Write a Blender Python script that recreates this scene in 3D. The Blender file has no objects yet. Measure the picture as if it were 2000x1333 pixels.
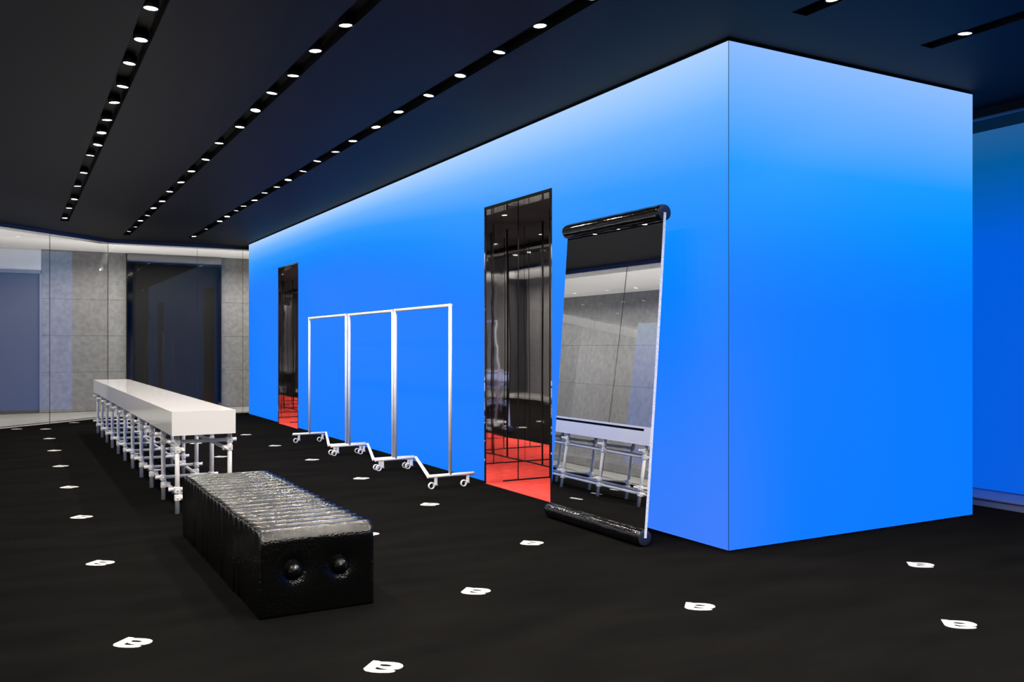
import bpy, bmesh, math, random
from mathutils import Vector, Matrix

random.seed(7)
SC = bpy.context.scene
COL = SC.collection

# ------------------------------------------------------------------ camera
CAM_H = 1.35
F_PX = 1744.0
YAW = math.radians(29.263)           # to the right of +Y
cam_d = bpy.data.cameras.new('camera')
cam_d.sensor_fit = 'HORIZONTAL'
cam_d.sensor_width = 36.0
cam_d.lens = 36.0 * F_PX / 2000.0
cam_d.shift_y = 9.5 / 2000.0
cam_d.clip_start = 0.05
cam_d.clip_end = 200
cam = bpy.data.objects.new('camera', cam_d)
cam.location = (0, 0, CAM_H)
cam.rotation_euler = (math.radians(90), 0, -YAW)
COL.objects.link(cam)
SC.camera = cam

# ------------------------------------------------------------------ world / exposure
w = bpy.data.worlds.new('world')
SC.world = w
w.use_nodes = True
w.node_tree.nodes['Background'].inputs[0].default_value = (0.35, 0.36, 0.38, 1)
w.node_tree.nodes['Background'].inputs[1].default_value = 0.10
vs = SC.view_settings
vs.view_transform = 'Standard'
vs.look = 'None'
vs.exposure = 0.0
vs.gamma = 1.0
vs.use_curve_mapping = False
SC.cycles.max_bounces = 14
SC.cycles.glossy_bounces = 10
SC.cycles.diffuse_bounces = 4
SC.cycles.transparent_max_bounces = 16
SC.cycles.sample_clamp_indirect = 4.0
SC.cycles.caustics_reflective = False

SPOT_W = 46.0          # each ceiling downlight
COVE_FILL_E = 76.0          # added hall cove strips, no such lamps seen
FLOOR_FILL_E = 70.0       # added hall floor strips, unseen fill light
LED_E = 1.0

# ------------------------------------------------------------------ main dimensions
CEIL = 3.35
LED_X, LED_Y0, LED_Y1, LED_X1 = 4.052, 4.361, 17.77, 6.60
LED_B, LED_T = 0.022, 3.33
DOORS = [(6.545, 7.765), (14.333, 15.544)]
DOOR_H = 2.69
GL_X = -0.85                       # left glass line
KINK_A = (-0.85, 16.08)            # where the left glass turns to the diagonal
KINK_B = (1.585, 18.38)            # where the diagonal meets the back glass
BACK_Y = 18.38
HALL_Y, HALL_X, HALL_Z = 20.3, -2.5, 3.295
BLUE_X = 7.56                       # recessed glowing blue wall on the right
CURB_X = 7.13
ROOM_Y0 = -4.2

# ------------------------------------------------------------------ materials
MATS = {}
def mat(name, base=(0.5, 0.5, 0.5), rough=0.5, metal=0.0, spec=0.5, coat=0.0, coat_r=0.05, sheen=0.0):
    m = bpy.data.materials.new(name)
    m.use_nodes = True
    b = m.node_tree.nodes['Principled BSDF']
    b.inputs['Base Color'].default_value = (*base, 1)
    b.inputs['Roughness'].default_value = rough
    b.inputs['Metallic'].default_value = metal
    b.inputs['Specular IOR Level'].default_value = spec
    b.inputs['Coat Weight'].default_value = coat
    b.inputs['Coat Roughness'].default_value = coat_r
    b.inputs['Sheen Weight'].default_value = sheen
    MATS[name] = m
    return m
def nd(m, t, **kw):
    n = m.node_tree.nodes.new(t)
    for k, v in kw.items():
        setattr(n, k, v)
    return n
def lk(m, a, b):
    m.node_tree.links.new(a, b)
def bsdf(m):
    return m.node_tree.nodes['Principled BSDF']
def noise_bump(m, scale, strength, dist=0.01, detail=3, coord='Object', stretch=None, kind='noise'):
    tc = nd(m, 'ShaderNodeTexCoord')
    src = tc.outputs[coord]
    if stretch:
        mp = nd(m, 'ShaderNodeMapping')
        mp.inputs['Scale'].default_value = stretch
        lk(m, src, mp.inputs[0]); src = mp.outputs[0]
    if kind == 'noise':
        n = nd(m, 'ShaderNodeTexNoise')
        n.inputs['Scale'].default_value = scale
        n.inputs['Detail'].default_value = detail
        out = n.outputs[0]
    else:
        n = nd(m, 'ShaderNodeTexVoronoi')
        n.inputs['Scale'].default_value = scale
        out = n.outputs['Distance']
    lk(m, src, n.inputs['Vector'])
    bp = nd(m, 'ShaderNodeBump')
    bp.inputs['Strength'].default_value = strength
    bp.inputs['Distance'].default_value = dist
    lk(m, out, bp.inputs['Height'])
    prev = bsdf(m).inputs['Normal']
    if prev.is_linked:
        lk(m, prev.links[0].from_socket, bp.inputs['Normal'])
    lk(m, bp.outputs[0], prev)
    return n
def noise_color(m, scale, c1, c2, lo=0.35, hi=0.65, detail=4, stretch=None, coord='Object'):
    tc = nd(m, 'ShaderNodeTexCoord')
    src = tc.outputs[coord]
    if stretch:
        mp = nd(m, 'ShaderNodeMapping')
        mp.inputs['Scale'].default_value = stretch
        lk(m, src, mp.inputs[0]); src = mp.outputs[0]
    n = nd(m, 'ShaderNodeTexNoise')
    n.inputs['Scale'].default_value = scale
    n.inputs['Detail'].default_value = detail
    lk(m, src, n.inputs['Vector'])
    r = nd(m, 'ShaderNodeValToRGB')
    r.color_ramp.elements[0].position = lo
    r.color_ramp.elements[0].color = (*c1, 1)
    r.color_ramp.elements[1].position = hi
    r.color_ramp.elements[1].color = (*c2, 1)
    lk(m, n.outputs[0], r.inputs[0])
    lk(m, r.outputs[0], bsdf(m).inputs['Base Color'])

mat('carpet', (0.006, 0.006, 0.006), 0.95, spec=0.0)
noise_color(MATS['carpet'], 2.2, (0.0046, 0.0045, 0.0044), (0.0068, 0.0066, 0.0064), 0.3, 0.7, 6, (0.6, 1.6, 1))
noise_bump(MATS['carpet'], 450, 0.5, 0.004, 2)
mat('red_carpet', (0.78, 0.03, 0.022), 0.95, spec=0.1)
noise_color(MATS['red_carpet'], 9, (0.62, 0.048, 0.040), (0.80, 0.075, 0.062), 0.3, 0.7)
noise_bump(MATS['red_carpet'], 350, 0.4, 0.004, 2)
mat('ceiling_paint', (0.0080, 0.0082, 0.0088), 0.6, spec=0.15)
mat('ceiling_edge', (0.045, 0.06, 0.12), 0.35, spec=0.5)
mat('slot_black', (0.004, 0.004, 0.004), 0.6, spec=0.2)
mat('added_trench_black', (0.002, 0.002, 0.002), 0.9, spec=0.0)  # walls of the trench made for the added floor strips
mat('black_trim_and_shade', (0.006, 0.006, 0.008), 0.5, spec=0.3)
mat('dark_wall', (0.03, 0.03, 0.033), 0.7)
mat('white_plaster', (0.88, 0.87, 0.85), 0.8, spec=0.2)
mat('concrete', (0.36, 0.355, 0.34), 0.75, spec=0.25)
noise_color(MATS['concrete'], 11.0, (0.205, 0.202, 0.192), (0.300, 0.295, 0.283), 0.28, 0.74, 10)
noise_bump(MATS['concrete'], 60, 0.15, 0.004, 5)
mat('joint', (0.18, 0.18, 0.175), 0.8)
mat('joint_dark', (0.06, 0.06, 0.06), 0.7, spec=0.1)
mat('stone_floor', (0.42, 0.41, 0.385), 0.35, spec=0.4)
noise_color(MATS['stone_floor'], 4, (0.36, 0.35, 0.33), (0.46, 0.45, 0.425), 0.3, 0.7, 8)
mat('slate_panel', (0.098, 0.097, 0.092), 0.5, spec=0.2)
mat('slate_header', (0.22, 0.23, 0.24), 0.4)
mat('polished_steel', (0.20, 0.205, 0.21), 0.06, metal=1.0)
mat('black_glass', (0.020, 0.020, 0.019), 0.02, spec=0.05)
mat('dark_mirror', (0.93, 0.92, 0.92), 0.015, metal=1.0)
noise_bump(MATS['dark_mirror'], 2.0, 0.028, 0.05, 1, 'Object', (1, 1, 0.3))
mat('chrome', (0.82, 0.81, 0.81), 0.03, metal=1.0)
noise_bump(MATS['chrome'], 5.0, 0.02, 0.03, 1)
mat('seam', (0.012, 0.010, 0.010), 0.6, spec=0.1)
mat('mirror', (0.86, 0.87, 0.88), 0.0, metal=1.0)
mat('frosted_edge', (0.82, 0.86, 0.93), 0.35, spec=0.8)
noise_color(MATS['frosted_edge'], 220, (0.45, 0.55, 0.75), (0.95, 0.97, 1.0), 0.4, 0.6, 2)
mat('black_vinyl', (0.003, 0.003, 0.004), 0.08, spec=0.6)
noise_bump(MATS['black_vinyl'], 26, 0.22, 0.010, 4, 'Object', (1, 0.35, 1))
mat('roll_cap', (0.012, 0.018, 0.045), 0.45, spec=0.4)
mat('grain_leather', (0.0018, 0.0018, 0.0018), 0.16, spec=0.42)
noise_bump(MATS['grain_leather'], 105, 0.28, 0.005, 2, 'Object', None, 'voronoi')
mat('white_lacquer', (0.83, 0.82, 0.81), 0.04, spec=0.55)
mat('white_tube', (0.86, 0.85, 0.85), 0.42, spec=0.35)
mat('rack_white', (0.90, 0.89, 0.89), 0.5, spec=0.3)
mat('white_pile', (0.50, 0.49, 0.47), 0.95, spec=0.05)
noise_bump(MATS['white_pile'], 400, 0.4, 0.003, 2)
mat('satin_blue_metal', (0.10, 0.12, 0.20), 0.25, spec=0.6)

m = bpy.data.materials.new('clear_glass'); m.use_nodes = True; MATS['clear_glass'] = m
nt = m.node_tree; nt.nodes.clear()
out = nd(m, 'ShaderNodeOutputMaterial'); mx = nd(m, 'ShaderNodeMixShader')
tr = nd(m, 'ShaderNodeBsdfTransparent'); tr.inputs[0].default_value = (0.96, 0.965, 0.97, 1)
gl = nd(m, 'ShaderNodeBsdfGlossy'); gl.inputs['Roughness'].default_value = 0.0
lw = nd(m, 'ShaderNodeLayerWeight'); lw.inputs[0].default_value = 0.5
pw = nd(m, 'ShaderNodeMath', operation='POWER'); pw.inputs[1].default_value = 2.2
ma = nd(m, 'ShaderNodeMath', operation='MULTIPLY_ADD'); ma.inputs[1].default_value = 0.90; ma.inputs[2].default_value = 0.014
lk(m, lw.outputs['Facing'], pw.inputs[0]); lk(m, pw.outputs[0], ma.inputs[0]); lk(m, ma.outputs[0], mx.inputs[0])
lk(m, tr.outputs[0], mx.inputs[1]); lk(m, gl.outputs[0], mx.inputs[2]); lk(m, mx.outputs[0], out.inputs[0])

def emit(name, col, strength):
    m = bpy.data.materials.new(name); m.use_nodes = True; MATS[name] = m
    b = bsdf(m)
    b.inputs['Base Color'].default_value = (0.02, 0.02, 0.02, 1)
    b.inputs['Emission Color'].default_value = (*col, 1)
    b.inputs['Emission Strength'].default_value = strength
    return m
emit('lamp_lens', (1.0, 0.90, 0.76), 9.0)
emit('cove_fill_lens', (1.0, 0.96, 0.91), COVE_FILL_E)
emit('floor_fill_lens', (1.0, 0.95, 0.89), FLOOR_FILL_E)

def led_material(name, axis, near, far, l_near, l_far, stops, tint, strength):
    """Picture on the LED screen, glow of the right wall: blue that pales to the top edge."""
    m = bpy.data.materials.new(name); m.use_nodes = True; MATS[name] = m
    b = bsdf(m)
    b.inputs['Base Color'].default_value = (0.002, 0.002, 0.0025, 1)
    b.inputs['Roughness'].default_value = 0.6
    b.inputs['Specular IOR Level'].default_value = 0.2
    ge = nd(m, 'ShaderNodeNewGeometry'); sx = nd(m, 'ShaderNodeSeparateXYZ')
    lk(m, ge.outputs['Position'], sx.inputs[0])
    ln = nd(m, 'ShaderNodeMapRange', interpolation_type='SMOOTHSTEP')
    lk(m, sx.outputs[axis], ln.inputs[0])
    for i, v in ((1, near), (2, far), (3, l_near), (4, l_far)):
        ln.inputs[i].default_value = v
    h = nd(m, 'ShaderNodeMath', operation='SUBTRACT'); h.inputs[0].default_value = LED_T
    lk(m, sx.outputs['Z'], h.inputs[1])
    dv = nd(m, 'ShaderNodeMath', operation='DIVIDE')
    lk(m, h.outputs[0], dv.inputs[0]); lk(m, ln.outputs[0], dv.inputs[1])
    rp = nd(m, 'ShaderNodeValToRGB'); rp.color_ramp.interpolation = 'LINEAR'
    els = rp.color_ramp.elements
    els[0].position, els[0].color = stops[0][0], (*stops[0][1], 1)
    els[1].position, els[1].color = stops[-1][0], (*stops[-1][1], 1)
    for p, c in stops[1:-1]:
        e = els.new(p); e.color = (*c, 1)
    lk(m, dv.outputs[0], rp.inputs[0])
    col = rp.outputs[0]
    if tint:
        tcol, y0, y1, z0, z1 = tint
        fy = nd(m, 'ShaderNodeMapRange', interpolation_type='SMOOTHSTEP')
        lk(m, sx.outputs[axis], fy.inputs[0])
        for i, v in ((1, y0), (2, y1), (3, 1), (4, 0)):
            fy.inputs[i].default_value = v
        fz = nd(m, 'ShaderNodeMapRange', interpolation_type='SMOOTHSTEP')
        lk(m, sx.outputs['Z'], fz.inputs[0])
        for i, v in ((1, z0), (2, z1), (3, 1), (4, 0)):
            fz.inputs[i].default_value = v
        mu = nd(m, 'ShaderNodeMath', operation='MULTIPLY')
        lk(m, fy.outputs[0], mu.inputs[0]); lk(m, fz.outputs[0], mu.inputs[1])
        mc = nd(m, 'ShaderNodeMix', data_type='RGBA')
        lk(m, mu.outputs[0], mc.inputs['Factor']); lk(m, col, mc.inputs[6])
        mc.inputs[7].default_value = (*tcol, 1)
        col = mc.outputs[2]
    lk(m, col, b.inputs['Emission Color'])
    b.inputs['Emission Strength'].default_value = strength
    return m
long_stops = [(0.0, (0.42, 0.64, 1.0)), (0.08, (0.31, 0.575, 1.0)), (0.2, (0.15, 0.45, 1.0)), (0.4, (0.028, 0.32, 1.0)),
              (0.6, (0.004, 0.262, 1.0)), (0.8, (0.0, 0.22, 1.0)), (1.0, (0.0, 0.20, 1.0))]
end_stops = [(0.0, (0.27, 0.51, 1.0)), (0.12, (0.19, 0.465, 1.0)), (0.28, (0.10, 0.40, 1.0)), (0.45, (0.008, 0.325, 1.0)),
             (0.62, (0.0, 0.285, 1.0)), (0.8, (0.0, 0.23, 1.0)), (1.0, (0.0, 0.195, 1.0))]
led_material('led_picture_long', 'Y', LED_Y0, 13.0, 2.05, 0.95, long_stops, ((0.050, 0.205, 0.96), LED_Y0 - 0.2, 8.5, -0.4, 2.0), LED_E)
led_material('led_picture_end', 'X', LED_X, LED_X1, 1.75, 1.75, end_stops, ((0.022, 0.20, 1.0), LED_X - 0.1, LED_X + 0.7, 0.2, 2.2), LED_E)
led_material('blue_wall_glow', 'Y', 0, 6, 1.2, 1.2,
             [(0.0, (0.020, 0.11, 0.30)), (0.3, (0.0, 0.10, 0.33)), (0.6, (0.0, 0.10, 0.50)), (0.85, (0.0, 0.105, 0.68)), (1.0, (0.0, 0.105, 0.72))], None, LED_E)  # right wall: dimmer blue emission, darker towards the top

# ------------------------------------------------------------------ helpers
def obj(name, bm, m, parent=None, smooth=False, loc=None):
    me = bpy.data.meshes.new(name)
    bm.normal_update()
    bm.to_mesh(me); bm.free()
    ms = m if isinstance(m, (list, tuple)) else [m]
    for k in ms:
        me.materials.append(MATS[k])
    if smooth:
        for p in me.polygons:
            p.use_smooth = True
    o = bpy.data.objects.new(name, me)
    COL.objects.link(o)
    if parent is not None:
        o.parent = parent
    if loc is not None:
        o.location = loc
    return o
def inst(name, me, parent=None, loc=(0, 0, 0), rot=(0, 0, 0)):
    o = bpy.data.objects.new(name, me)
    COL.objects.link(o)
    o.parent = parent
    o.location = loc; o.rotation_euler = rot
    return o
def thing(name, label, cat, loc=(0, 0, 0), group=None):
    o = bpy.data.objects.new(name, None)
    COL.objects.link(o)
    o.empty_display_size = 0.1
    o.location = loc
    o['label'] = label; o['category'] = cat
    if group:
        o['group'] = group
    return o
def tag(o, label, cat, group=None):
    o['label'] = label; o['category'] = cat
    if group:
        o['group'] = group
    return o
def struct(o, label=None):
    o['kind'] = 'structure'
    if label:
        o['label'] = label
    return o
def box(bm, x0, x1, y0, y1, z0, z1, mi=0):
    v = [bm.verts.new(p) for p in ((x0, y0, z0), (x1, y0, z0), (x1, y1, z0), (x0, y1, z0),
                                   (x0, y0, z1), (x1, y0, z1), (x1, y1, z1), (x0, y1, z1))]
    fs = []
    for q in ((0, 3, 2, 1), (4, 5, 6, 7), (0, 1, 5, 4), (1, 2, 6, 5), (2, 3, 7, 6), (3, 0, 4, 7)):
        f = bm.faces.new([v[i] for i in q]); f.material_index = mi; fs.append(f)
    return v, fs
def bbox(x0, x1, y0, y1, z0, z1, bevel=0.0, seg=2):
    bm = bmesh.new()
    box(bm, x0, x1, y0, y1, z0, z1)
    if bevel:
        bmesh.ops.bevel(bm, geom=list(bm.edges), offset=bevel, segments=seg, profile=0.5, affect='EDGES')
    return bm
def quad(bm, *pts, mi=0):
    f = bm.faces.new([bm.verts.new(p) for p in pts]); f.material_index = mi
    return f
def tube(bm, a, b, r, n=14, cap=True):
    a, b = Vector(a), Vector(b)
    d = (b - a).normalized()
    u = d.orthogonal().normalized(); v = d.cross(u)
    ra, rb = [], []
    for i in range(n):
        t = 2 * math.pi * i / n
        o = u * math.cos(t) * r + v * math.sin(t) * r
        ra.append(bm.verts.new(a + o)); rb.append(bm.verts.new(b + o))
    for i in range(n):
        j = (i + 1) % n
        f = bm.faces.new((ra[i], ra[j], rb[j], rb[i])); f.smooth = True
    if cap:
        bm.faces.new(ra[::-1]); bm.faces.new(rb)
def lathe(bm, prof, n=24, axis='Z', c=(0, 0, 0)):
    """prof = [(r, h)] revolved round an axis through c."""
    rings = []
    for r, h in prof:
        ring = []
        for i in range(n):
            t = 2 * math.pi * i / n
            a, b = r * math.cos(t), r * math.sin(t)
            p = {'Z': (a, b, h), 'Y': (a, h, b), 'X': (h, a, b)}[axis]
            ring.append(bm.verts.new((p[0] + c[0], p[1] + c[1], p[2] + c[2])))
        rings.append(ring)
    for k in range(len(rings) - 1):
        for i in range(n):
            j = (i + 1) % n
            f = bm.faces.new((rings[k][i], rings[k][j], rings[k + 1][j], rings[k + 1][i])); f.smooth = True
    return rings
ORD = ['first', 'second', 'third', 'fourth', 'fifth', 'sixth', 'seventh', 'eighth', 'ninth', 'tenth', 'eleventh', 'twelfth',
       'thirteenth', 'fourteenth', 'fifteenth', 'sixteenth', 'seventeenth', 'eighteenth', 'nineteenth', 'twentieth',
       'twenty-first', 'twenty-second', 'twenty-third', 'twenty-fourth', 'twenty-fifth', 'twenty-sixth', 'twenty-seventh',
       'twenty-eighth', 'twenty-ninth', 'thirtieth', 'thirty-first', 'thirty-second', 'thirty-third', 'thirty-fourth', 'thirty-fifth', 'thirty-sixth']

# ------------------------------------------------------------------ floors
def y_end(x):            # depth where the glass line lies
    if x <= KINK_A[0]:
        return KINK_A[1]
    if x < KINK_B[0]:
        return KINK_A[1] + (x - KINK_A[0]) * (KINK_B[1] - KINK_A[1]) / (KINK_B[0] - KINK_A[0])
    return BACK_Y
bm = bmesh.new()
quad(bm, (GL_X, ROOM_Y0, 0), (9, ROOM_Y0, 0), (9, BACK_Y, 0), (KINK_B[0], BACK_Y, 0), (KINK_A[0], KINK_A[1], 0))
r = bmesh.ops.extrude_face_region(bm, geom=list(bm.faces))
bmesh.ops.translate(bm, vec=(0, 0, -0.15), verts=[v for v in r['geom'] if isinstance(v, bmesh.types.BMVert)])
bmesh.ops.recalc_face_normals(bm, faces=list(bm.faces))
struct(obj('floor', bm, 'carpet'), 'black brushed carpet covering the shop floor')

# ------------------------------------------------------------------ ceiling with light slots
def K(v):                  # slot positions
    return v
SLOTS = [(0.671, 0.801, ROOM_Y0 + 1, 15.98), (1.740, 1.868, ROOM_Y0 + 1, 17.44), (2.834, 2.964, ROOM_Y0 + 1, 17.29),
         (4.073, 4.201, ROOM_Y0 + 1, 3.850), (5.266, 5.396, ROOM_Y0 + 1, 3.858)]
bm = bmesh.new()
xs = sorted([GL_X, KINK_B[0], LED_X1 + 0.545] + [s[0] for s in SLOTS] + [s[1] for s in SLOTS])
TH = 0.25
for a, b in zip(xs[:-1], xs[1:]):
    sl = [s for s in SLOTS if abs(s[0] - a) < 1e-6]
    if sl:
        s = sl[0]
        parts = [(ROOM_Y0, ROOM_Y0, s[2], s[2]), (s[3], s[3], y_end(a), y_end(b))]
    else:
        parts = [(ROOM_Y0, ROOM_Y0, y_end(a), y_end(b))]
    for ya0, yb0, ya1, yb1 in parts:
        lo = [bm.verts.new(p) for p in ((a, ya0, CEIL), (b, yb0, CEIL), (b, yb1, CEIL), (a, ya1, CEIL))]
        hi = [bm.verts.new((v.co.x, v.co.y, CEIL + TH)) for v in lo]
        bm.faces.new(lo[::-1]); bm.faces.new(hi)
        for i in range(4):
            j = (i + 1) % 4
            bm.faces.new((lo[i], lo[j], hi[j], hi[i]))
bmesh.ops.recalc_face_normals(bm, faces=list(bm.faces))
ceiling = struct(obj('ceiling', bm, 'ceiling_paint'), 'dark painted ceiling with narrow black light slots')
for s in SLOTS:
    bm = bmesh.new()
    x0, x1, y0, y1 = s
    e = 0.003
    zt = CEIL + 0.07
    box(bm, x0 + e, x1 - e, y0 + e, y1 - e, zt, zt + 0.02)
    box(bm, x0 + e / 3, x0 + e, y0 + e, y1 - e, CEIL - 0.001, zt)
    box(bm, x1 - e, x1 - e / 3, y0 + e, y1 - e, CEIL - 0.001, zt)
    box(bm, x0 + e / 3, x1 - e / 3, y1 - e, y1 - e / 3, CEIL - 0.001, zt)
    box(bm, x0 + e / 3, x1 - e / 3, y0 + e / 3, y0 + e, CEIL - 0.001, zt)
    obj('light_slot', bm, 'slot_black', ceiling)

# flush perimeter strip where the ceiling meets the glass
def strip_mesh(pts, wdt, z0, z1, side=1):
    """ribbon along the polyline pts, widened to one side."""
    bm = bmesh.new()
    P = [Vector((p[0], p[1], 0)) for p in pts]
    offs = []
    for i, p in enumerate(P):
        ds = []
        if i > 0: ds.append((P[i] - P[i - 1]).normalized())
        if i < len(P) - 1: ds.append((P[i + 1] - P[i]).normalized())
        n = Vector((0, 0, 0))
        for d in ds: n += Vector((d.y, -d.x, 0))
        n.normalize()
        c = n.dot(Vector((ds[0].y, -ds[0].x, 0)))
        offs.append(p + n * side * wdt / max(c, 0.2))
    for i in range(len(P) - 1):
        a, b, c, d = P[i], P[i + 1], offs[i + 1], offs[i]
        lo = [bm.verts.new((q.x, q.y, z0)) for q in (a, b, c, d)]
        hi = [bm.verts.new((q.x, q.y, z1)) for q in (a, b, c, d)]
        bm.faces.new(lo[::-1]); bm.faces.new(hi)
        for k in range(4):
            l = (k + 1) % 4
            bm.faces.new((lo[k], lo[l], hi[l], hi[k]))
    bmesh.ops.recalc_face_normals(bm, faces=list(bm.faces))
    return bm
GLINE = [(GL_X, ROOM_Y0), KINK_A, KINK_B, (9.0, BACK_Y)]
struct(obj('trim_1', strip_mesh(GLINE, 0.03, CEIL - 0.058, CEIL - 0.0005, 1), 'ceiling_edge'), 'dark blue head channel along the top of the glass')

# ------------------------------------------------------------------ glass partition
def pane(n, p, q, label):
    p, q = Vector((*p, 0)), Vector((*q, 0))
    d = (q - p).normalized(); nrm = Vector((-d.y, d.x, 0)) * 0.012
    g = 0.0022
    a, b = p + d * g, q - d * g
    bm = bmesh.new()
    lo = [bm.verts.new((v.x, v.y, 0.001)) for v in (a, b, b + nrm, a + nrm)]
    hi = [bm.verts.new((v.co.x, v.co.y, CEIL - 0.0045)) for v in lo]
    bm.faces.new(lo[::-1]); bm.faces.new(hi)
    for i in range(4):
        j = (i + 1) % 4
        bm.faces.new((lo[i], lo[j], hi[j], hi[i]))
    bmesh.ops.recalc_face_normals(bm, faces=list(bm.faces))
    o = struct(obj('window_%d' % n, bm, 'clear_glass'), label)
    # dark sealant joint on the q side
    bm = bmesh.new()
    c0, c1 = q - d * g, q + d * g
    lo = [bm.verts.new((v.x, v.y, 0.001)) for v in (c0, c1, c1 + nrm, c0 + nrm)]
    hi = [bm.verts.new((v.co.x, v.co.y, CEIL - 0.0045)) for v in lo]
    for i in range(4):
        j = (i + 1) % 4
        bm.faces.new((lo[i], lo[j], hi[j], hi[i]))
    obj('sealant_joint', bm, 'joint_dark', o)
    return o
ys = [-2.0, 0.28, 2.56, 4.84, 7.12, 9.40, 11.68, 13.96, KINK_A[1]]
wn = 1
for a, b in zip(ys[:-1], ys[1:]):
    pane(wn, (GL_X, a), (GL_X, b), 'clear full-height glass pane in the left partition'); wn += 1
dmid = (0.58, y_end(0.58))
pane(wn, KINK_A, dmid, 'clear full-height glass pane of the angled partition, nearest the left edge'); wn += 1
pane(wn, dmid, KINK_B, 'clear full-height glass pane of the angled partition, next to the corner joint'); wn += 1
bx = [KINK_B[0], 3.19, 4.07, 5.6, 7.2]
for a, b in zip(bx[:-1], bx[1:]):
    pane(wn, (a, BACK_Y), (b, BACK_Y), 'clear full-height glass pane in the far partition'); wn += 1

# ------------------------------------------------------------------ hall floor with a trench made for added fill strips
def off_line(pts, w):
    P = [Vector((p[0], p[1], 0)) for p in pts]; out = []
    for i, p in enumerate(P):
        ds = []
        if i > 0: ds.append((P[i] - P[i - 1]).normalized())
        if i < len(P) - 1: ds.append((P[i + 1] - P[i]).normalized())
        n = Vector((0, 0, 0))
        for d in ds: n += Vector((-d.y, d.x, 0))
        n.normalize()
        c = n.dot(Vector((-ds[0].y, ds[0].x, 0)))
        out.append(p + n * w / max(c, 0.2))
    return out
fe = [(v.x, v.y) for v in off_line(GLINE, 0.32)]
bm = bmesh.new()
for q in ([(HALL_X, ROOM_Y0), fe[0], fe[1], (HALL_X, fe[1][1])], [(HALL_X, fe[1][1]), fe[1], fe[2], (HALL_X, HALL_Y + 0.03)],
          [(HALL_X, HALL_Y + 0.03), fe[2], (fe[2][0], HALL_Y + 0.03)], [fe[2], fe[3], (9.0, HALL_Y + 0.03), (fe[2][0], HALL_Y + 0.03)]):
    bm.faces.new([bm.verts.new((x, y, -0.004)) for x, y in q])
bmesh.ops.remove_doubles(bm, verts=list(bm.verts), dist=1e-4)
r = bmesh.ops.extrude_face_region(bm, geom=list(bm.faces))
bmesh.ops.translate(bm, vec=(0, 0, -0.15), verts=[v for v in r['geom'] if isinstance(v, bmesh.types.BMVert)])
bmesh.ops.recalc_face_normals(bm, faces=list(bm.faces))
struct(obj('floor_hall', bm, 'stone_floor'), 'pale stone floor of the hall behind the glass')
g0, g1 = off_line(GLINE, 0.0), off_line(GLINE, 0.22)
bm = bmesh.new()
for i in range(3):
    quad(bm, *[(v.x, v.y, -0.004) for v in (g0[i], g0[i + 1], g1[i + 1], g1[i])])
struct(obj('floor_border', bm, 'stone_floor'), 'pale stone border strip at the foot of the glass')
t0, t1 = off_line(GLINE, 0.223), off_line(GLINE, 0.316)
for i, nm in enumerate(('left', 'angled', 'far')):
    cs = [t0[i], t0[i + 1], t1[i + 1], t1[i]]
    bm = bmesh.new()
    quad(bm, *[(v.x, v.y, -0.105) for v in cs], mi=1)
    for p, q in ((cs[0], cs[1]), (cs[3], cs[2])):
        quad(bm, (p.x, p.y, -0.105), (q.x, q.y, -0.105), (q.x, q.y, -0.0035), (p.x, p.y, -0.0035), mi=0)
    bm.normal_update()
    for f in bm.faces:
        if f.material_index == 1 and f.normal.z < 0: f.normal_flip()
    o = obj('added_floor_strip', bm, ['added_trench_black', 'floor_fill_lens'])  # added lamp in an invented trench, brightens the hall from below
    tag(o, 'added unseen fill strip sunk in the hall floor along the %s glass' % nm, 'fill light')

# ------------------------------------------------------------------ hall behind the glass
bm = bmesh.new()
box(bm, -2.8, 9.0, HALL_Y + 0.03, HALL_Y + 0.25, -0.15, 3.6)
wall_back = struct(obj('wall_back', bm, 'joint'), 'concrete wall of the hall beyond the glass')
bm = bmesh.new()
box(bm, HALL_X - 0.25, HALL_X - 0.03, ROOM_Y0, HALL_Y + 0.03, -0.15, 3.6)
wall_left = struct(obj('wall_left', bm, 'joint'), 'concrete side wall of the hall beyond the left glass')
rows = [(0.0, 0.81), (0.81, 1.555), (1.555, 2.305), (2.305, HALL_Z + 0.05)]
J = 0.0016
def back_panel(x0, x1, z0, z1, m, name='concrete_panel', dy=0.0):
    return obj(name, bbox(x0 + J, x1 - J, HALL_Y + dy, HALL_Y + 0.035, z0 + J, z1 - J, 0.003, 1), m, wall_back)
for x0, x1 in ((0.52, 2.10), (4.02, 5.4), (5.4, 7.0), (7.0, 8.8), (-2.5, -1.3)):
    for z0, z1 in rows:
        back_panel(x0, x1, z0, z1, 'concrete')
back_panel(-1.3, 0.52, 2.87, HALL_Z + 0.05, 'white_plaster', 'plaster_panel')
back_panel(2.10, 4.02, HALL_Z, HALL_Z + 0.05, 'white_plaster', 'plaster_panel')
py = [-4.2 + 2.4 * i for i in range(11)]
for a, b in zip(py[:-1], py[1:]):
    for z0, z1 in rows:
        obj('concrete_panel', bbox(HALL_X - 0.035, HALL_X, a + J, min(b, HALL_Y - 0.01) - J, z0 + J, z1 - J, 0.003, 1), 'concrete', wall_left)
# shutter doorway at the far left
d3 = struct(obj('door_3', bbox(-1.29, 0.51, HALL_Y + 0.01, HALL_Y + 0.034, 0.0, 2.80), 'slate_panel'), 'plain slate grey door panel in the hall wall')
obj('door_header', bbox(-1.29, 0.51, HALL_Y - 0.02, HALL_Y + 0.033, 2.80, 2.87, 0.004, 1), 'slate_header', d3)
obj('door_jamb', bbox(0.485, 0.525, HALL_Y - 0.02, HALL_Y + 0.033, 0.0, 2.80, 0.004, 1), 'slate_header', d3)
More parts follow.
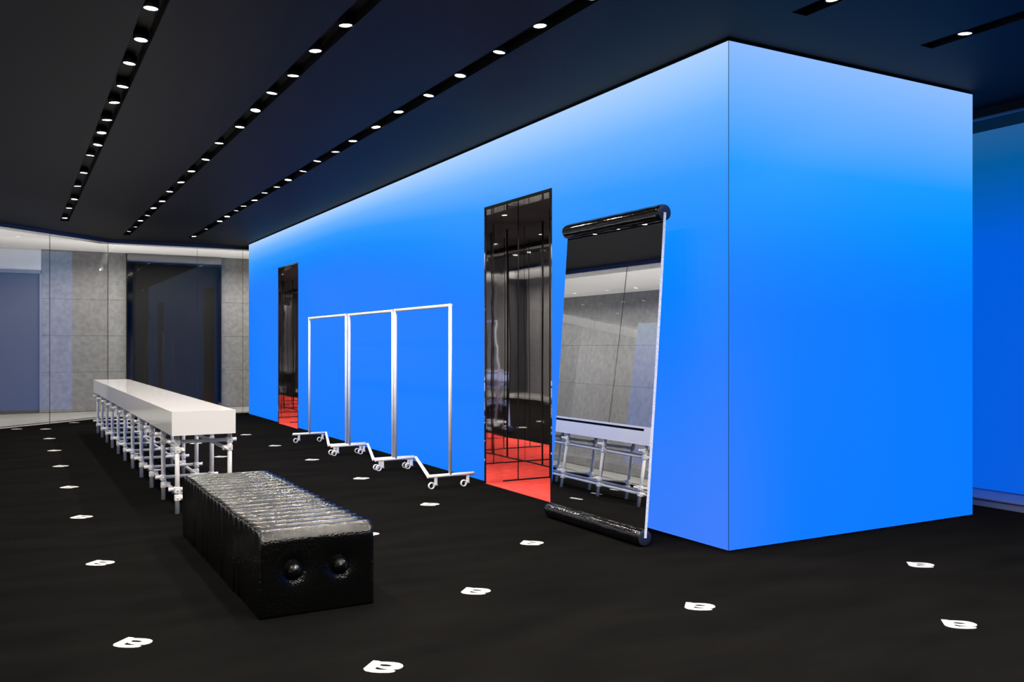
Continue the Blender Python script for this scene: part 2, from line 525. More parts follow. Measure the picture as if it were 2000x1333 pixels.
# black glass window in polished frame
wd = bpy.data.objects.new('window_%d' % wn, None); COL.objects.link(wd); wd.location = (3.06, HALL_Y, 0)
struct(wd, 'tall black glass window in a polished steel frame on the hall wall'); wn += 1
def rel(bm, off):
    bmesh.ops.translate(bm, vec=(-off[0], -off[1], -off[2]), verts=list(bm.verts)); return bm
WO = (3.06, HALL_Y, 0)
obj('pane', rel(bbox(2.21, 3.945, HALL_Y + 0.0, HALL_Y + 0.03, 0.03, 3.07), WO), 'black_glass', wd)
for nm, a in (('frame_side', (2.105, 2.212, 0.0, HALL_Z - 0.002)), ('frame_side', (3.945, 4.015, 0.0, HALL_Z - 0.002)), ('frame_head', (2.212, 3.945, 3.07, HALL_Z - 0.002)), ('frame_sill', (2.212, 3.945, 0.0, 0.03))):
    bm = bmesh.new()
    box(bm, a[0], a[1], HALL_Y - 0.09, HALL_Y + 0.03, a[2], a[3])
    obj(nm, rel(bm, WO), 'polished_steel', wd)
# hall ceiling, with a gap made along the glass to hide the added fill strips
edge = off_line(GLINE, 0.27)
outer_ = [Vector((HALL_X, ROOM_Y0, 0)), Vector((HALL_X, HALL_Y + 0.03, 0)), Vector((HALL_X + 0.5, HALL_Y + 0.03, 0)), Vector((9.0, HALL_Y + 0.03, 0))]
bm = bmesh.new()
e0, e1, e2, e3 = [(v.x, v.y) for v in edge]
for q in ([(HALL_X, ROOM_Y0), e0, e1, (HALL_X, e1[1])], [(HALL_X, e1[1]), e1, e2, (HALL_X, HALL_Y + 0.03)], [(HALL_X, HALL_Y + 0.03), e2, (e2[0], HALL_Y + 0.03)], [e2, e3, (9.0, HALL_Y + 0.03), (e2[0], HALL_Y + 0.03)]):
    bm.faces.new([bm.verts.new((x, y, HALL_Z)) for x, y in q])
bmesh.ops.remove_doubles(bm, verts=list(bm.verts), dist=1e-4)
for i in range(3):
    a_, b_ = edge[i], edge[i + 1]
    quad(bm, (a_.x, a_.y, HALL_Z), (b_.x, b_.y, HALL_Z), (b_.x, b_.y, CEIL + TH), (a_.x, a_.y, CEIL + TH), mi=1)  # gap edge blackened so the added strips leave no bright line
struct(obj('ceiling_hall', bm, ['white_plaster', 'slot_black']), 'white plaster ceiling of the hall')
c0 = off_line(GLINE, 0.012)
bm = bmesh.new()
for i in range(3):
    a_, b_, c_, d_ = c0[i], c0[i + 1], edge[i + 1], edge[i]
    quad(bm, *[(v.x, v.y, CEIL + TH) for v in (a_, b_, c_, d_)])
struct(obj('ceiling_added_cove', bm, 'white_plaster'))  # top of the gap made for the added strips
ca, cb = off_line(GLINE, 0.022), off_line(GLINE, 0.11)
for i, nm in enumerate(('left', 'angled', 'far')):
    cs = [ca[i], ca[i + 1], cb[i + 1], cb[i]]
    bm = bmesh.new()
    zb_ = CEIL - 0.013
    lo = [bm.verts.new((v.x, v.y, zb_)) for v in cs]; hi = [bm.verts.new((v.x, v.y, zb_ + 0.05)) for v in cs]
    f = bm.faces.new(lo[::-1]); f.material_index = 1
    bm.faces.new(hi)
    for k in range(4):
        l = (k + 1) % 4
        f = bm.faces.new((lo[k], lo[l], hi[l], hi[k]))
        if k == 2: f.material_index = 1
    bmesh.ops.recalc_face_normals(bm, faces=list(bm.faces))
    o = obj('added_cove_strip', bm, ['white_plaster', 'cove_fill_lens'])  # added lamp, kept out of sight to light the hall
    tag(o, 'added unseen fill strip in the hall ceiling gap along the %s glass' % nm, 'fill light')

# ------------------------------------------------------------------ room walls out of view
struct(obj('wall_front', bbox(GL_X - 1.9, 9.0, ROOM_Y0 - 0.2, ROOM_Y0, -0.15, 3.65), 'dark_wall'))

# ------------------------------------------------------------------ recessed blue wall on the right, blue emission set in its material
blue_w = thing('blue_glow_wall', 'dim blue glowing wall recessed behind the right end of the box', 'screen', (BLUE_X, 4, 0))
bm = bmesh.new()
box(bm, 0, 0.12, ROOM_Y0 - 4, 9.0 - 4, 0.075, 3.262)
obj('glowing_face', bm, 'blue_wall_glow', blue_w)
struct(obj('wall_right', bbox(BLUE_X + 0.01, BLUE_X + 0.12, 9.0, BACK_Y, 0.06, 3.3), 'dark_wall'))
bm = bmesh.new()
box(bm, CURB_X, 7.70, ROOM_Y0, BACK_Y, 0.0, 0.060)
kerb = struct(obj('trim_2', bm, 'satin_blue_metal'), 'low glossy plinth under the recessed blue wall')
obj('plinth_lip', bbox(CURB_X - 0.012, CURB_X + 0.018, ROOM_Y0, BACK_Y, 0.058, 0.075, 0.004, 2), 'satin_blue_metal', kerb)
bm = bmesh.new()
box(bm, CURB_X + 0.015, 7.70, ROOM_Y0, BACK_Y, 3.262, 3.60)
sof = struct(obj('trim_3', bm, 'black_trim_and_shade'), 'black soffit above the recessed blue wall')
obj('soffit_fascia', bbox(CURB_X + 0.005, CURB_X + 0.02, ROOM_Y0, BACK_Y, 3.275, CEIL + 0.02), 'ceiling_paint', sof)
obj('soffit_lip', bbox(CURB_X - 0.005, CURB_X + 0.025, ROOM_Y0, BACK_Y, 3.258, 3.278, 0.004, 2), 'satin_blue_metal', sof)

# ------------------------------------------------------------------ LED box
led = thing('led_wall', 'long glowing blue LED screen wall pierced by two mirrored doorways', 'led screen', (LED_X, LED_Y0, 0))
LO = (LED_X, LED_Y0, 0)
bm = bmesh.new()
T = 0.05
yc = [LED_Y0] + [v for d in DOORS for v in (d[0] - 0.02, d[1] + 0.02)] + [LED_Y1]
for i in range(0, len(yc) - 1):
    a, b = yc[i], yc[i + 1]
    z0 = LED_B if i % 2 == 0 else DOOR_H + 0.02
    box(bm, LED_X, LED_X + T, a + (0.0025 if i == 0 else 0), b, z0, LED_T)
bm.normal_update()
bmesh.ops.remove_doubles(bm, verts=list(bm.verts), dist=1e-5)
dead = [f for f in bm.faces if abs(f.normal.y) > 0.9 and not (abs(f.calc_center_median().y - LED_Y0) < 1e-2 or abs(f.calc_center_median().y - LED_Y1) < 1e-4) and f.calc_center_median().z > DOOR_H]
bmesh.ops.delete(bm, geom=dead, context='FACES_ONLY')
for f in bm.faces:
    f.material_index = 0 if f.normal.x < -0.9 else 1
obj('glowing_face', rel(bm, LO), ['led_picture_long', 'black_trim_and_shade'], led)
obj('corner_seam', rel(bbox(LED_X - 0.0003, LED_X + 0.0025, LED_Y0 - 0.0003, LED_Y0 + 0.0025, LED_B, LED_T), LO), 'black_trim_and_shade', led)
bm = bmesh.new()
for i in range(0, len(yc) - 1, 2):
    box(bm, LED_X + 0.012, LED_X + T, yc[i] + 0.012, yc[i + 1], 0.0, LED_B)
obj('base_strip', rel(bm, LO), 'black_trim_and_shade', led)
obj('head_strip', rel(bbox(LED_X + 0.012, LED_X + T, LED_Y0 + 0.012, LED_Y1, LED_T, CEIL), LO), 'black_trim_and_shade', led)
led2 = thing('led_wall', 'glowing blue LED screen on the short end of the box', 'led screen', (LED_X + 0.006, LED_Y0, 0))
LO2 = (LED_X + 0.006, LED_Y0, 0)
bm = bbox(LED_X + 0.0025, LED_X1, LED_Y0, LED_Y0 + T, LED_B, LED_T)
for f in bm.faces:
    f.normal_update()
    f.material_index = 0 if f.normal.y < -0.9 else 1
obj('glowing_face', rel(bm, LO2), ['led_picture_end', 'black_trim_and_shade'], led2)
obj('base_strip', rel(bbox(LED_X + T, LED_X1 - 0.012, LED_Y0 + 0.012, LED_Y0 + T, 0, LED_B), LO2), 'black_trim_and_shade', led2)
obj('head_strip', rel(bbox(LED_X + T, LED_X1 - 0.012, LED_Y0 + 0.012, LED_Y0 + T, LED_T, CEIL), LO2), 'black_trim_and_shade', led2)
led3 = thing('led_wall', 'blue LED screen on the hidden right flank of the box', 'led screen', (LED_X1, LED_Y0 + T, 0))
bm = bbox(LED_X1 - T, LED_X1, LED_Y0 + T + 0.001, LED_Y1, LED_B, LED_T)
for f in bm.faces:
    f.normal_update()
    f.material_index = 0 if f.normal.x > 0.9 else 1
obj('glowing_face', rel(bm, (LED_X1, LED_Y0 + T, 0)), ['led_picture_end', 'black_trim_and_shade'], led3)
struct(obj('wall_box_end', bbox(LED_X + T + .01, LED_X1 - T - 0.01, LED_Y1 - 0.12, LED_Y1 - 0.01, 0, CEIL), 'dark_wall'))

# mirrored doorways with red carpet
VX1 = 5.20
def doorway(n, y0, y1, label):
    d = bpy.data.objects.new('door_%d' % n, None); COL.objects.link(d); d.location = (LED_X, y0, 0)
    struct(d, label)
    W = y1 - y0
    VD = VX1 - LED_X
    PT = 0.20              # portal lining depth
    H = DOOR_H
    hz = H + 0.06
    # chrome lining: two jambs and a soffit, outer lip proud of nothing
    obj('jamb_lining', bbox(-0.002, PT, -0.02, 0.0, 0, H), 'chrome', d)
    obj('jamb_lining', bbox(-0.002, PT, W, W + 0.02, 0, H), 'chrome', d)
    obj('soffit_lining', bbox(-0.002, PT, -0.02, W + 0.02, H, H + 0.02), 'chrome', d)
    # thin dark arris round the opening
    bm = bmesh.new()
    e = 0.007
    box(bm, -0.003, 0.006, 0, e, 0, H); box(bm, -0.003, 0.006, W - e, W, 0, H); box(bm, -0.003, 0.006, e, W - e, H - e, H)
    obj('opening_edge', bm, 'seam', d)
    # carpet and ceiling inside
    obj('red_carpet', bbox(0.0, VD, 0.0, W, -0.1, 0.004), 'red_carpet', d)
    obj('inner_ceiling', bbox(PT, VD + 0.02, -0.02, W + 0.02, hz, hz + 0.05), 'ceiling_paint', d)
    bm = bmesh.new(); box(bm, PT - 0.005, PT + 0.004, 0, W, H - 0.0, hz)
    obj('soffit_edge', bm, 'seam', d)
    # mirrored panels on the three inner walls
    cuts = [PT - 0.003, 0.37, 0.74, VD]
    for s in (0, 1):
        yy0, yy1 = (-0.02, 0.0) if s == 0 else (W, W + 0.02)
        for a, b in zip(cuts[:-1], cuts[1:]):
            obj('mirror_panel', bbox(a + 0.003, b - 0.003, yy0, yy1, 0.012, hz), 'dark_mirror', d)
        for c in cuts[1:-1]:
            ys_ = -0.006 if s == 0 else W - 0.006
            obj('seam_strip', bbox(c - 0.004, c + 0.004, ys_ + 0.002, ys_ + 0.010, 0.0, hz), 'seam', d)
        ys_ = -0.004 if s == 0 else W - 0.010
        obj('floor_strip', bbox(PT, VD, ys_, ys_ + 0.014, 0.0, 0.016), 'seam', d)
    cy = [0.0, W / 3, 2 * W / 3, W]
    for a, b in zip(cy[:-1], cy[1:]):
        obj('mirror_panel', bbox(VD, VD + 0.02, a + 0.003, b - 0.003, 0.012, hz), 'dark_mirror', d)
    for c in cy[1:-1]:
        obj('seam_strip', bbox(VD - 0.008, VD + 0.004, c - 0.007, c + 0.007, 0.0, hz), 'seam', d)
    obj('floor_strip', bbox(VD - 0.010, VD + 0.004, 0, W, 0.0, 0.016), 'seam', d)
    # small recessed lamp
    bm = bmesh.new()
    lathe(bm, [(0.0, hz - 0.001), (0.028, hz - 0.001), (0.036, hz - 0.004), (0.040, hz)], 20, 'Z', (0.55, W / 2, 0))
    for f in bm.faces:
        f.material_index = 0 if math.hypot(f.calc_center_median().x - 0.55, f.calc_center_median().y - W / 2) < 0.03 else 1
    obj('ceiling_spot', bm, ['lamp_lens', 'seam'], d)
    ld = bpy.data.lights.new('doorway_lamp', 'SPOT'); ld.energy = 95; ld.spot_size = math.radians(150); ld.spot_blend = 0.6
    ld.color = (1.0, 0.92, 0.84); ld.shadow_soft_size = 0.03
    lo = bpy.data.objects.new('doorway_lamp', ld); COL.objects.link(lo); lo.parent = d
    lo.location = (0.55, W / 2, hz - 0.02)
doorway(1, *DOORS[0], 'tall mirrored doorway with red carpet beside the leaning mirror')
doorway(2, *DOORS[1], 'narrow-looking far mirrored doorway with red carpet behind the racks')

# ------------------------------------------------------------------ downlights
T1 = [(0.71, 5.61), (0.73, 6.22), (0.72, 6.78), (0.74, 7.41), (0.73, 7.93), (0.73, 8.57), (0.73, 9.11), (0.74, 9.68), (0.71, 10.25), (0.72, 11.32), (0.71, 12.3), (0.74, 13.42), (0.72, 14.32), (0.72, 15.47)]
T2 = [(1.81, 5.32), (1.78, 5.88), (1.81, 6.5), (1.78, 7.03), (1.79, 7.61), (1.81, 8.26), (1.77, 9.02), (1.8, 9.88), (1.78, 10.62), (1.79, 11.4), (1.77, 12.16), (1.8, 13.02), (1.78, 13.73), (1.81, 14.55), (1.78, 15.21), (1.8, 16.05), (1.77, 16.73)]
T3 = [(2.90, 4.20), (2.85, 4.74), (2.87, 5.3), (2.87, 5.9), (2.88, 6.49), (2.86, 7.07), (2.88, 7.66), (2.88, 8.29), (2.89, 8.84), (2.86, 9.38), (2.89, 10.0), (2.88, 10.61), (2.9, 11.15), (2.86, 11.66), (2.89, 12.32), (2.87, 12.91), (2.87, 13.39), (2.88, 14.07), (2.89, 14.66), (2.88, 15.76), (2.88, 16.92)]
S_ = 2.0 / 1.98
tracks = []
for T, nm, xc in ((T1, 'leftmost', 0.736), (T2, 'second', 1.804), (T3, 'third', 2.899)):
    L = [(min(max(x * S_, xc - 0.016), xc + 0.016), y * S_) for x, y in T]
    y = L[0][1] - 0.6
    while y > -2.5:
        L.insert(0, (xc + random.uniform(-.012, .012), y)); y -= 0.6
    tracks.append((L, nm))
tracks.append(([(4.138, 3.59), (4.137, 2.99), (4.137, 2.39), (4.137, 1.79), (4.137, 1.19), (4.137, 0.6), (4.137, 0.0), (4.137, -0.6)], 'fourth'))
tracks.append(([(5.332, 3.575), (5.331, 2.97), (5.331, 2.37), (5.331, 1.77), (5.331, 1.17), (5.331, 0.57), (5.331, 0.0), (5.331, -0.6)], 'fifth, rightmost'))
RL = 0.041
bm = bmesh.new()
rg = lathe(bm, [(0.006, 0.055), (RL + 0.007, 0.055), (RL + 0.007, -0.002), (RL, -0.003), (RL - 0.002, 0.004)], 24); bm.faces.new(rg[0])
lens_me = None
ring = obj('lamp_ring', bm, 'slot_black'); ring_me = ring.data; bpy.data.objects.remove(ring)
bm = bmesh.new()
rg = lathe(bm, [(RL, 0.0), (RL * 0.6, -0.002), (RL * 0.2, -0.003)], 24); bm.faces.new(rg[-1])
lens = obj('lamp_lens', bm, 'lamp_lens', smooth=True); lens_me = lens.data; bpy.data.objects.remove(lens)
ld = bpy.data.lights.new('downlight', 'SPOT')
ld.energy = SPOT_W; ld.spot_size = math.radians(132); ld.spot_blend = 0.5; ld.color = (1.0, 0.915, 0.82); ld.shadow_soft_size = 0.035
for L, nm in tracks:
    L = sorted(L, key=lambda p: -p[1])
    for i, (x, y) in enumerate(L):
        t = thing('ceiling_downlight', 'warm white downlight, %s from the far end of the %s ceiling slot' % (ORD[i], nm), 'downlight', (x, y, CEIL + 0.004), 'downlights in the ceiling slots')
        t.rotation_euler = (math.radians(random.uniform(-6, 6)), math.radians(random.uniform(-6, 6)), 0)
        inst('lamp_ring', ring_me, t); inst('lamp_lens', lens_me, t)
        lo = bpy.data.objects.new('downlight', ld); COL.objects.link(lo); lo.parent = t; lo.location = (0, 0, -0.03)

# ------------------------------------------------------------------ floor letters
outer = [(-.075, .057), (-.05, .0585), (-.036, .052), (-.012, .0575), (.018, .061), (.045, .058), (.066, .045), (.077, .026), (.0775, .005), (.069, -.012), (.050, -.021),
         (.03, -.0235), (.0, -.021), (-.015, -.016), (-.027, -.011), (-.0275, -.033), (-.01, -.0375), (.01, -.0345), (.03, -.0268), (.052, -.0248), (.0665, -.032),
         (.063, -.047), (.047, -.059), (.01, -.0695), (-.02, -.073), (-.05, -.068), (-.066, -.056), (-.0745, -.040)]
inner = [(-.024, .009), (-.0245, .0245), (-.005, .028), (.012, .0275), (.031, .021), (.024, .0112), (.008, .0065), (-.008, .0042)]
bm = bmesh.new()
es = []
for loop in (outer, inner):
    vs_ = [bm.verts.new((a, b, 0)) for a, b in loop]
    for i in range(len(vs_)):
        es.append(bm.edges.new((vs_[i], vs_[(i + 1) % len(vs_)])))
bmesh.ops.triangle_fill(bm, use_beauty=True, use_dissolve=False, edges=es)
bmesh.ops.recalc_face_normals(bm, faces=list(bm.faces))
if sum(f.normal.z for f in bm.faces) < 0:
    bmesh.ops.reverse_faces(bm, faces=list(bm.faces))
top = list(bm.faces)
r = bmesh.ops.extrude_face_region(bm, geom=top)
bmesh.ops.translate(bm, vec=(0, 0, 0.0012), verts=[v for v in r['geom'] if isinstance(v, bmesh.types.BMVert)])
bmesh.ops.recalc_face_normals(bm, faces=list(bm.faces))
lt = obj('floor_letter', bm, 'white_pile'); letter_me = lt.data; bpy.data.objects.remove(lt)
PITCH = 1.707
cols = [(0.484, 4.380, range(0, 8), 'leftmost row'), (1.364, 3.535, range(0, 8), 'row under the bench'),
        (2.228, 4.380, range(0, 7), 'row right of the bench'), (3.106, 3.556, range(0, 7), 'row before the racks')]
def letter(x, y, label):
    o = inst('floor_letter', letter_me, None, (x, y, 0.0005), (0, 0, math.radians(-45)))
    tag(o, label, 'floor letter', 'white letters inlaid in the black carpet')
for x, y0, rng, nm in cols:
    for k in rng:
        letter(x, y0 + PITCH * k, 'white letter on black carpet, %s from the viewer in the %s' % (ORD[k], nm))
letter(4.006, 2.712, 'white letter B on black carpet, nearest the lower right corner')
letter(4.885, 3.566, 'white letter B on black carpet in front of the short end of the blue box')
letter(0.075, 16.55, 'white letter B on black carpet at the foot of the glass, far left')
letter(0.96, 17.45, 'white letter B on black carpet at the foot of the angled glass, behind the bench')

# ------------------------------------------------------------------ black ridged ottoman
OX0, OX1, OY0, OY1, OH = 1.062, 1.656, 4.435, 6.705, 0.43
ot = thing('ottoman_bench', 'glossy black ribbed leather bench with two round buttons on its front', 'bench', ((OX0 + OX1) / 2, OY0, 0))
NR = 20
HW = (OX1 - OX0) / 2
FRONT_D = 0.125
def rib_mesh(depth, front):
    """loop of (y,z) profile lofted across x with slightly rounded ends."""
    prof = []
    nz = 26 if front else 5
    r_f = 0.075 if front else depth * 0.5
    r_fz = 0.085 if front else 0.062
    zt = OH
    zs = [0.0 + (zt - r_fz) * i / nz for i in range(nz + 1)]
    for z in zs:
        prof.append((0.0, z, True))
    if front:
        for i in range(1, 9):
            t = math.pi / 2 * i / 8
            prof.append((r_f * (1 - math.cos(t)), zt - r_fz + r_fz * math.sin(t), False))
        for i in range(1, 8):
            t = math.pi / 2 * (1 - i / 7)
            prof.append((r_f + (depth - r_f) * math.cos(t), zt - r_fz + r_fz * math.sin(t), False))
    else:
        for i in range(1, 16):                     # rounded ridge
            t = math.pi * i / 16
            prof.append((depth * 0.5 * (1 - math.cos(t)), zt - r_fz + r_fz * math.sin(t), False))
        prof.append((depth, zt - r_fz, False))
    prof.append((depth, 0.0, False))
    nx = 48 if front else 14
    xs_ = []
    for i in range(nx + 1):
        u = -1 + 2 * i / nx
        xs_.append(u)
    bm = bmesh.new()
    rows_ = []
    for u in xs_:
        x = HW * u
        # soften at the ends: the section shrinks a little over the last 2 cm
        e = max(0.0, (abs(x) - (HW - 0.018)) / 0.018)
        sh = 1 - 0.10 * (1 - math.sqrt(max(0.0, 1 - e * e)))
        cy_ = depth * 0.5
        row = []
        for (y, z, isf) in prof:
            yy = cy_ + (y - cy_) * sh
            zz = z * (1 - (1 - sh) * 0.12) if z > 0.3 else z
            if front and y < depth * 0.5:
                for bxo in (-0.120, 0.120):
                    rr = math.hypot(x - bxo, z - 0.222)
                    yy += 0.030 * math.exp(-(rr / 0.052) ** 2)
                # gentle pillow: belly leans out below, hollow above it
                yy += 0.010 * math.exp(-((z - 0.27) / 0.09) ** 2) * (1 - u * u)
            row.append(bm.verts.new((x, yy, zz)))
        rows_.append(row)
    n = len(prof)
    for i in range(len(rows_) - 1):
        for k in range(n):
            l = (k + 1) % n
            f = bm.faces.new((rows_[i][k], rows_[i + 1][k], rows_[i + 1][l], rows_[i][l])); f.smooth = True
    bm.faces.new(rows_[0][::-1] if True else rows_[0]); bm.faces.new(rows_[-1])
    bmesh.ops.recalc_face_normals(bm, faces=list(bm.faces))
    return bm
front = obj('front_panel', rib_mesh(FRONT_D, True), 'grain_leather', ot)
step = (OY1 - OY0 - FRONT_D) / (NR - 1)
rib0 = obj('rib', rib_mesh(step * 0.995, False), 'grain_leather', ot)
rib_me = rib0.data
rib0.location = (0, FRONT_D, 0)
for k in range(1, NR - 1):
    o = inst('rib', rib_me, ot, (random.uniform(-.004, .004), FRONT_D + step * k, 0))
    o.scale = (1, 1, 1 + random.uniform(-.012, .006))
for bxo in (-0.120, 0.120):
    bm = bmesh.new()
    prof = [(0.043 * math.cos(t), -0.043 * math.sin(t)) for t in [math.pi / 2 * i / 10 for i in range(0, 10)]]
    rg = lathe(bm, [(0.041, 0.02)] + prof, 24, 'Y')
    bm.faces.new(rg[-1])
    bmesh.ops.recalc_face_normals(bm, faces=list(bm.faces))
    o = obj('button', bm, 'grain_leather', ot, True, (bxo, 0.020, 0.218))

# ------------------------------------------------------------------ white scaffold bench
BX0, BX1, BY0, BY1, BZ0, BZ1 = 1.108, 1.602, 7.495, 15.26, 0.634, 0.825
NB = 11
LY = [7.58 + 0.7592 * i for i in range(NB)]
LXs = (1.162, 1.572)
bench = thing('scaffold_bench', 'long white lacquered bench on a white clamped tube frame', 'bench', (BX0, BY0, 0))
BO = (BX0, BY0, 0)
bm = bmesh.new()
c = 0.12
sec = [(BX0, BZ0), (BX1, BZ0), (BX1, 0.778), (BX1 - 0.06, 0.778), (BX1 - 0.06, 0.803), (BX1, 0.803), (BX1, BZ1), (BX0, BZ1)]
a = [bm.verts.new((x, BY0 + c, z)) for x, z in sec]; b = [bm.verts.new((x, BY1 - c, z)) for x, z in sec]
for i in range(8):
    j = (i + 1) % 8
    bm.faces.new((a[i], a[j], b[j], b[i])).material_index = 1 if i in (2, 3, 4) else 0  # slot faces coloured black, standing in for the recess's shade
bm.faces.new(a[::-1]); bm.faces.new(b)
bmesh.ops.recalc_face_normals(bm, faces=list(bm.faces))
obj('seat_slab', rel(bm, BO), ['white_lacquer', 'black_trim_and_shade'], bench)
for y0, y1 in ((BY0, BY0 + c), (BY1 - c, BY1)):
    bm = bmesh.new()
    box(bm, BX0, BX1, y0, y1, BZ0, BZ1)
    obj('end_block', rel(bm, BO), 'white_lacquer', bench)
R_L = 0.0182
bm = bmesh.new(); tube(bm, (0, 0, 0), (0, 0, BZ0), R_L); leg0 = obj('leg', bm, 'white_tube'); leg_me = leg0.data; bpy.data.objects.remove(leg0)
x0, x1 = LXs
bm = bmesh.new(); tube(bm, (x0 - 0.055, 0, 0), (x1 + 0.055, 0, 0), 0.0150)
for xe in (x0 - 0.055, x1 + 0.055):
    lathe(bm, [(0.0, -0.009), (0.014, -0.007), (0.0185, 0.0), (0.014, 0.007), (0.0, 0.009)], 14, 'X', (xe, 0, 0))
t0 = obj('cross_bar', bm, 'white_tube'); cross_me = t0.data; bpy.data.objects.remove(t0)
def clamp_mesh(ax):
    bm = bmesh.new()
    v, fs = box(bm, -0.0215, 0.0215, -0.0215, 0.0215, -0.0245, 0.0245)
    if ax == 'x':
        box(bm, -0.021, 0.021, 0.0, 0.056, -0.0205, 0.0205)
    else:
        box(bm, 0.0, 0.058, -0.021, 0.021, -0.0205, 0.0205)
    bmesh.ops.bevel(bm, geom=list(bm.edges), offset=0.005, segments=2, profile=0.5, affect='EDGES')
    # screw heads
    if ax == 'x':
        lathe(bm, [(0.0, -0.029), (0.007, -0.028), (0.007, -0.023)], 10, 'Y')
    else:
        lathe(bm, [(0.0, -0.029), (0.006, -0.028), (0.006, -0.023)], 10, 'Y')
        lathe(bm, [(0.0, -0.105), (0.014, -0.033), (0.016, -0.028), (0.016, -0.018)], 14, 'Y', (0.038, 0, 0))
    o = obj('clamp', bm, 'white_tube'); me = o.data; bpy.data.objects.remove(o); return me
cx_me, cy_me = clamp_mesh('x'), clamp_mesh('y')
ZT1, ZT2, ZB1, ZB2 = 0.573, 0.511, 0.191, 0.128
for y in LY:
    for s, x in enumerate(LXs):
        inst('leg', leg_me, bench, (x - BX0, y - BY0, 0))
        for z in (ZT1, ZB1):
            inst('clamp', cx_me, bench, (x - BX0, y - BY0, z))
        for z in (ZT2, ZB2):
            inst('clamp', cy_me, bench, (x - BX0, y - BY0, z), (0, 0, 0) if s == 0 else (0, math.pi, 0))
    for z in (ZT1, ZB1):
        inst('cross_bar', cross_me, bench, (-BX0, y + 0.036 - BY0, z))
for s, x in enumerate(LXs):
    xo = x + (0.037 if s == 0 else -0.037)
    for z in (ZT2, ZB2):
        bm = bmesh.new(); tube(bm, (xo - BX0, LY[0] - 0.02 - BY0, z), (xo - BX0, LY[-1] + 0.02 - BY0, z), 0.0150)
        obj('side_rail', bm, 'white_tube', bench)

# ------------------------------------------------------------------ rolling racks
def rack(y_near, y_far, h, label):
    xc, xl, xr, zb = 3.64, 3.405, 3.892, 0.121
    t = thing('clothes_rack', label, 'clothes rack', (xc, y_near, 0), 'white rolling racks along the blue wall')
    D = y_far - y_near
    r = 0.0165
    def pt(x, y, z): return (x - xc, y, z)
    bm = bmesh.new(); tube(bm, pt(xc, 0, zb), pt(xc, 0, h + r), r); obj('post', bm, 'rack_white', t)
    bm = bmesh.new(); tube(bm, pt(xc, D, zb), pt(xc, D, h + r), r); obj('post', bm, 'rack_white', t)
    bm = bmesh.new(); tube(bm, pt(xc, -r, h), pt(xc, D + r, h), r * 0.98); obj('hanging_rail', bm, 'rack_white', t)
    bm = bmesh.new(); tube(bm, pt(xl, 0, zb), pt(xr, 0, zb), r); obj('base_bar', bm, 'rack_white', t)
    bm = bmesh.new(); tube(bm, pt(xl, D, zb), pt(xr, D, zb), r); obj('base_bar', bm, 'rack_white', t)
    bm = bmesh.new(); tube(bm, pt(xl + 0.012, 0, zb), pt(xr - 0.012, D, zb), r); obj('diagonal_bar', bm, 'rack_white', t)
    for y in (0, D):
        for x in (xl + 0.085, xr - 0.065):
            bm = bmesh.new()
            v, fs = box(bm, -0.014, 0.014, -0.010, 0.010, 0.034, zb)
            bmesh.ops.bevel(bm, geom=list(bm.edges), offset=0.003, segments=1, affect='EDGES')
            tube(bm, (-0.030, 0, 0.0335), (0.020, 0, 0.0335), 0.006, 8)
            cst = obj('caster', bm, 'rack_white', t, False, pt(x, y, 0))
            bm = bmesh.new()
            prof = [(0.0235, -0.009), (0.030, -0.011), (0.0335, -0.007), (0.0335, 0.007), (0.030, 0.011), (0.0235, 0.009), (0.0235, -0.009)]
            lathe(bm, prof, 24, 'Y')
            bmesh.ops.recalc_face_normals(bm, faces=list(bm.faces))
            obj('wheel', bm, 'rack_white', cst, False, (-0.046, -0.004, 0.0335))
    return t
rack(7.700, 9.085, 1.735, 'white rolling clothes rack nearest the viewer, beside the mirrored doorway')
rack(9.165, 10.605, 1.732, 'middle white rolling clothes rack of the three')
rack(10.725, 12.300, 1.735, 'white rolling clothes rack farthest away, by the far doorway')

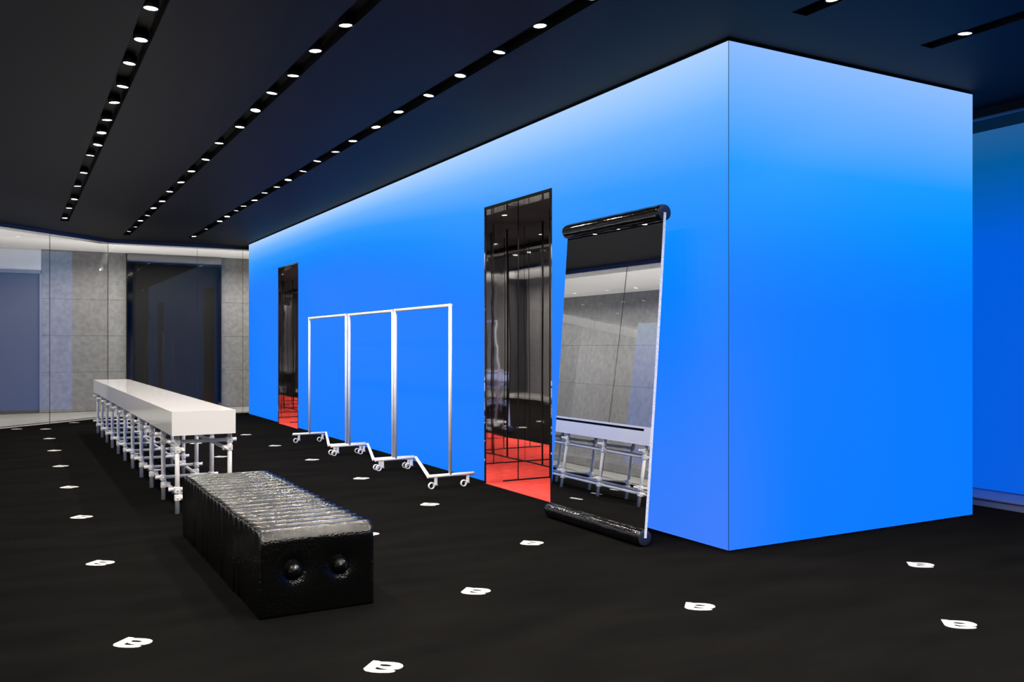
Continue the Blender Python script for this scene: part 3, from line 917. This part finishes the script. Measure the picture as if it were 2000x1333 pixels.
# ------------------------------------------------------------------ leaning mirror with black rolls
MY0, MY1 = 4.79, 6.00
RR = 0.060
LEN = 2.205
mb = Vector((3.705, 0, RR))
NSEG = 24
def tilt(t): return math.radians(4.86 - 1.0 * t)      # the sheet bows very slightly
pane_c = [mb.copy()]
for i in range(NSEG):
    a_ = tilt((i + 0.5) / NSEG)
    pane_c.append(pane_c[-1] + Vector((math.sin(a_), 0, math.cos(a_))) * LEN / NSEG)
mt = pane_c[-1]
mi = thing('leaning_mirror', 'tall frameless mirror between two glossy black rolls leaning near the blue wall', 'mirror', (mb.x, MY0, 0))
Wm = MY1 - MY0
def roll(c, name):
    bm = bmesh.new()
    n, m_ = 36, 60
    rings = []
    for i in range(m_ + 1):
        y = Wm * i / m_
        e = min(y, Wm - y)
        rr_ = RR * (1 - 0.10 * math.exp(-e / 0.012))
        ring = []
        for k in range(n):
            t = 2 * math.pi * k / n
            wob = 1 + 0.012 * math.sin(3 * t + y * 9) * math.sin(y * 23 + 2 * t) - 0.010 * abs(math.sin(y * 17))
            ring.append(bm.verts.new((rr_ * wob * math.cos(t), y, rr_ * wob * math.sin(t))))
        rings.append(ring)
    for i in range(m_):
        for k in range(n):
            l = (k + 1) % n
            f = bm.faces.new((rings[i][k], rings[i][l], rings[i + 1][l], rings[i + 1][k])); f.smooth = True
    bmesh.ops.recalc_face_normals(bm, faces=list(bm.faces))
    o = obj(name, bm, 'black_vinyl', mi, False, (c.x - mb.x, 0, c.z))
    for y in (0.0, Wm):
        bm = bmesh.new()
        s = -1 if y == 0 else 1
        rg = lathe(bm, [(RR * 0.885, 0.0), (RR * 0.80, s * 0.003), (RR * 0.3, s * 0.003)], 30, 'Y', (0, y, 0)); bm.faces.new(rg[-1])
        bmesh.ops.recalc_face_normals(bm, faces=list(bm.faces))
        obj('end_cap', bm, 'roll_cap', o)
    return o
roll(mb, 'bottom_roll'); roll(mt, 'top_roll')
bm = bmesh.new()
rows_ = []
for i, c_ in enumerate(pane_c):
    a_ = tilt(i / NSEG)
    n_ = Vector((math.cos(a_), 0, -math.sin(a_))) * 0.011
    row = []
    for off, y in ((-1, -0.006), (-1, Wm - 0.02), (1, Wm - 0.02), (1, -0.006)):
        p = c_ + n_ * off - mb
        row.append(bm.verts.new((p.x, y, p.z)))
    rows_.append(row)
for i in range(NSEG):
    for k in range(4):
        l = (k + 1) % 4
        f = bm.faces.new((rows_[i][k], rows_[i][l], rows_[i + 1][l], rows_[i + 1][k]))
        f.material_index = 0 if k == 0 else 1
        f.smooth = (k == 0)
bm.faces.new(rows_[0][::-1]).material_index = 1; bm.faces.new(rows_[-1]).material_index = 1
bmesh.ops.recalc_face_normals(bm, faces=list(bm.faces))
sharp = [e for e in bm.edges if len(e.link_faces) == 2 and e.calc_face_angle(0) > 0.5]
bmesh.ops.split_edges(bm, edges=sharp)
g = obj('mirror_pane', bm, ['mirror', 'frosted_edge'], mi, False, (0, 0, mb.z))
for y in (0.25, 0.95):
    bm = bmesh.new(); tube(bm, (mt.x - mb.x + 0.03, y, mt.z), (LED_X - mb.x - 0.001, y, mt.z), 0.010, 10)
    obj('wall_bracket', bm, 'black_trim_and_shade', mi)
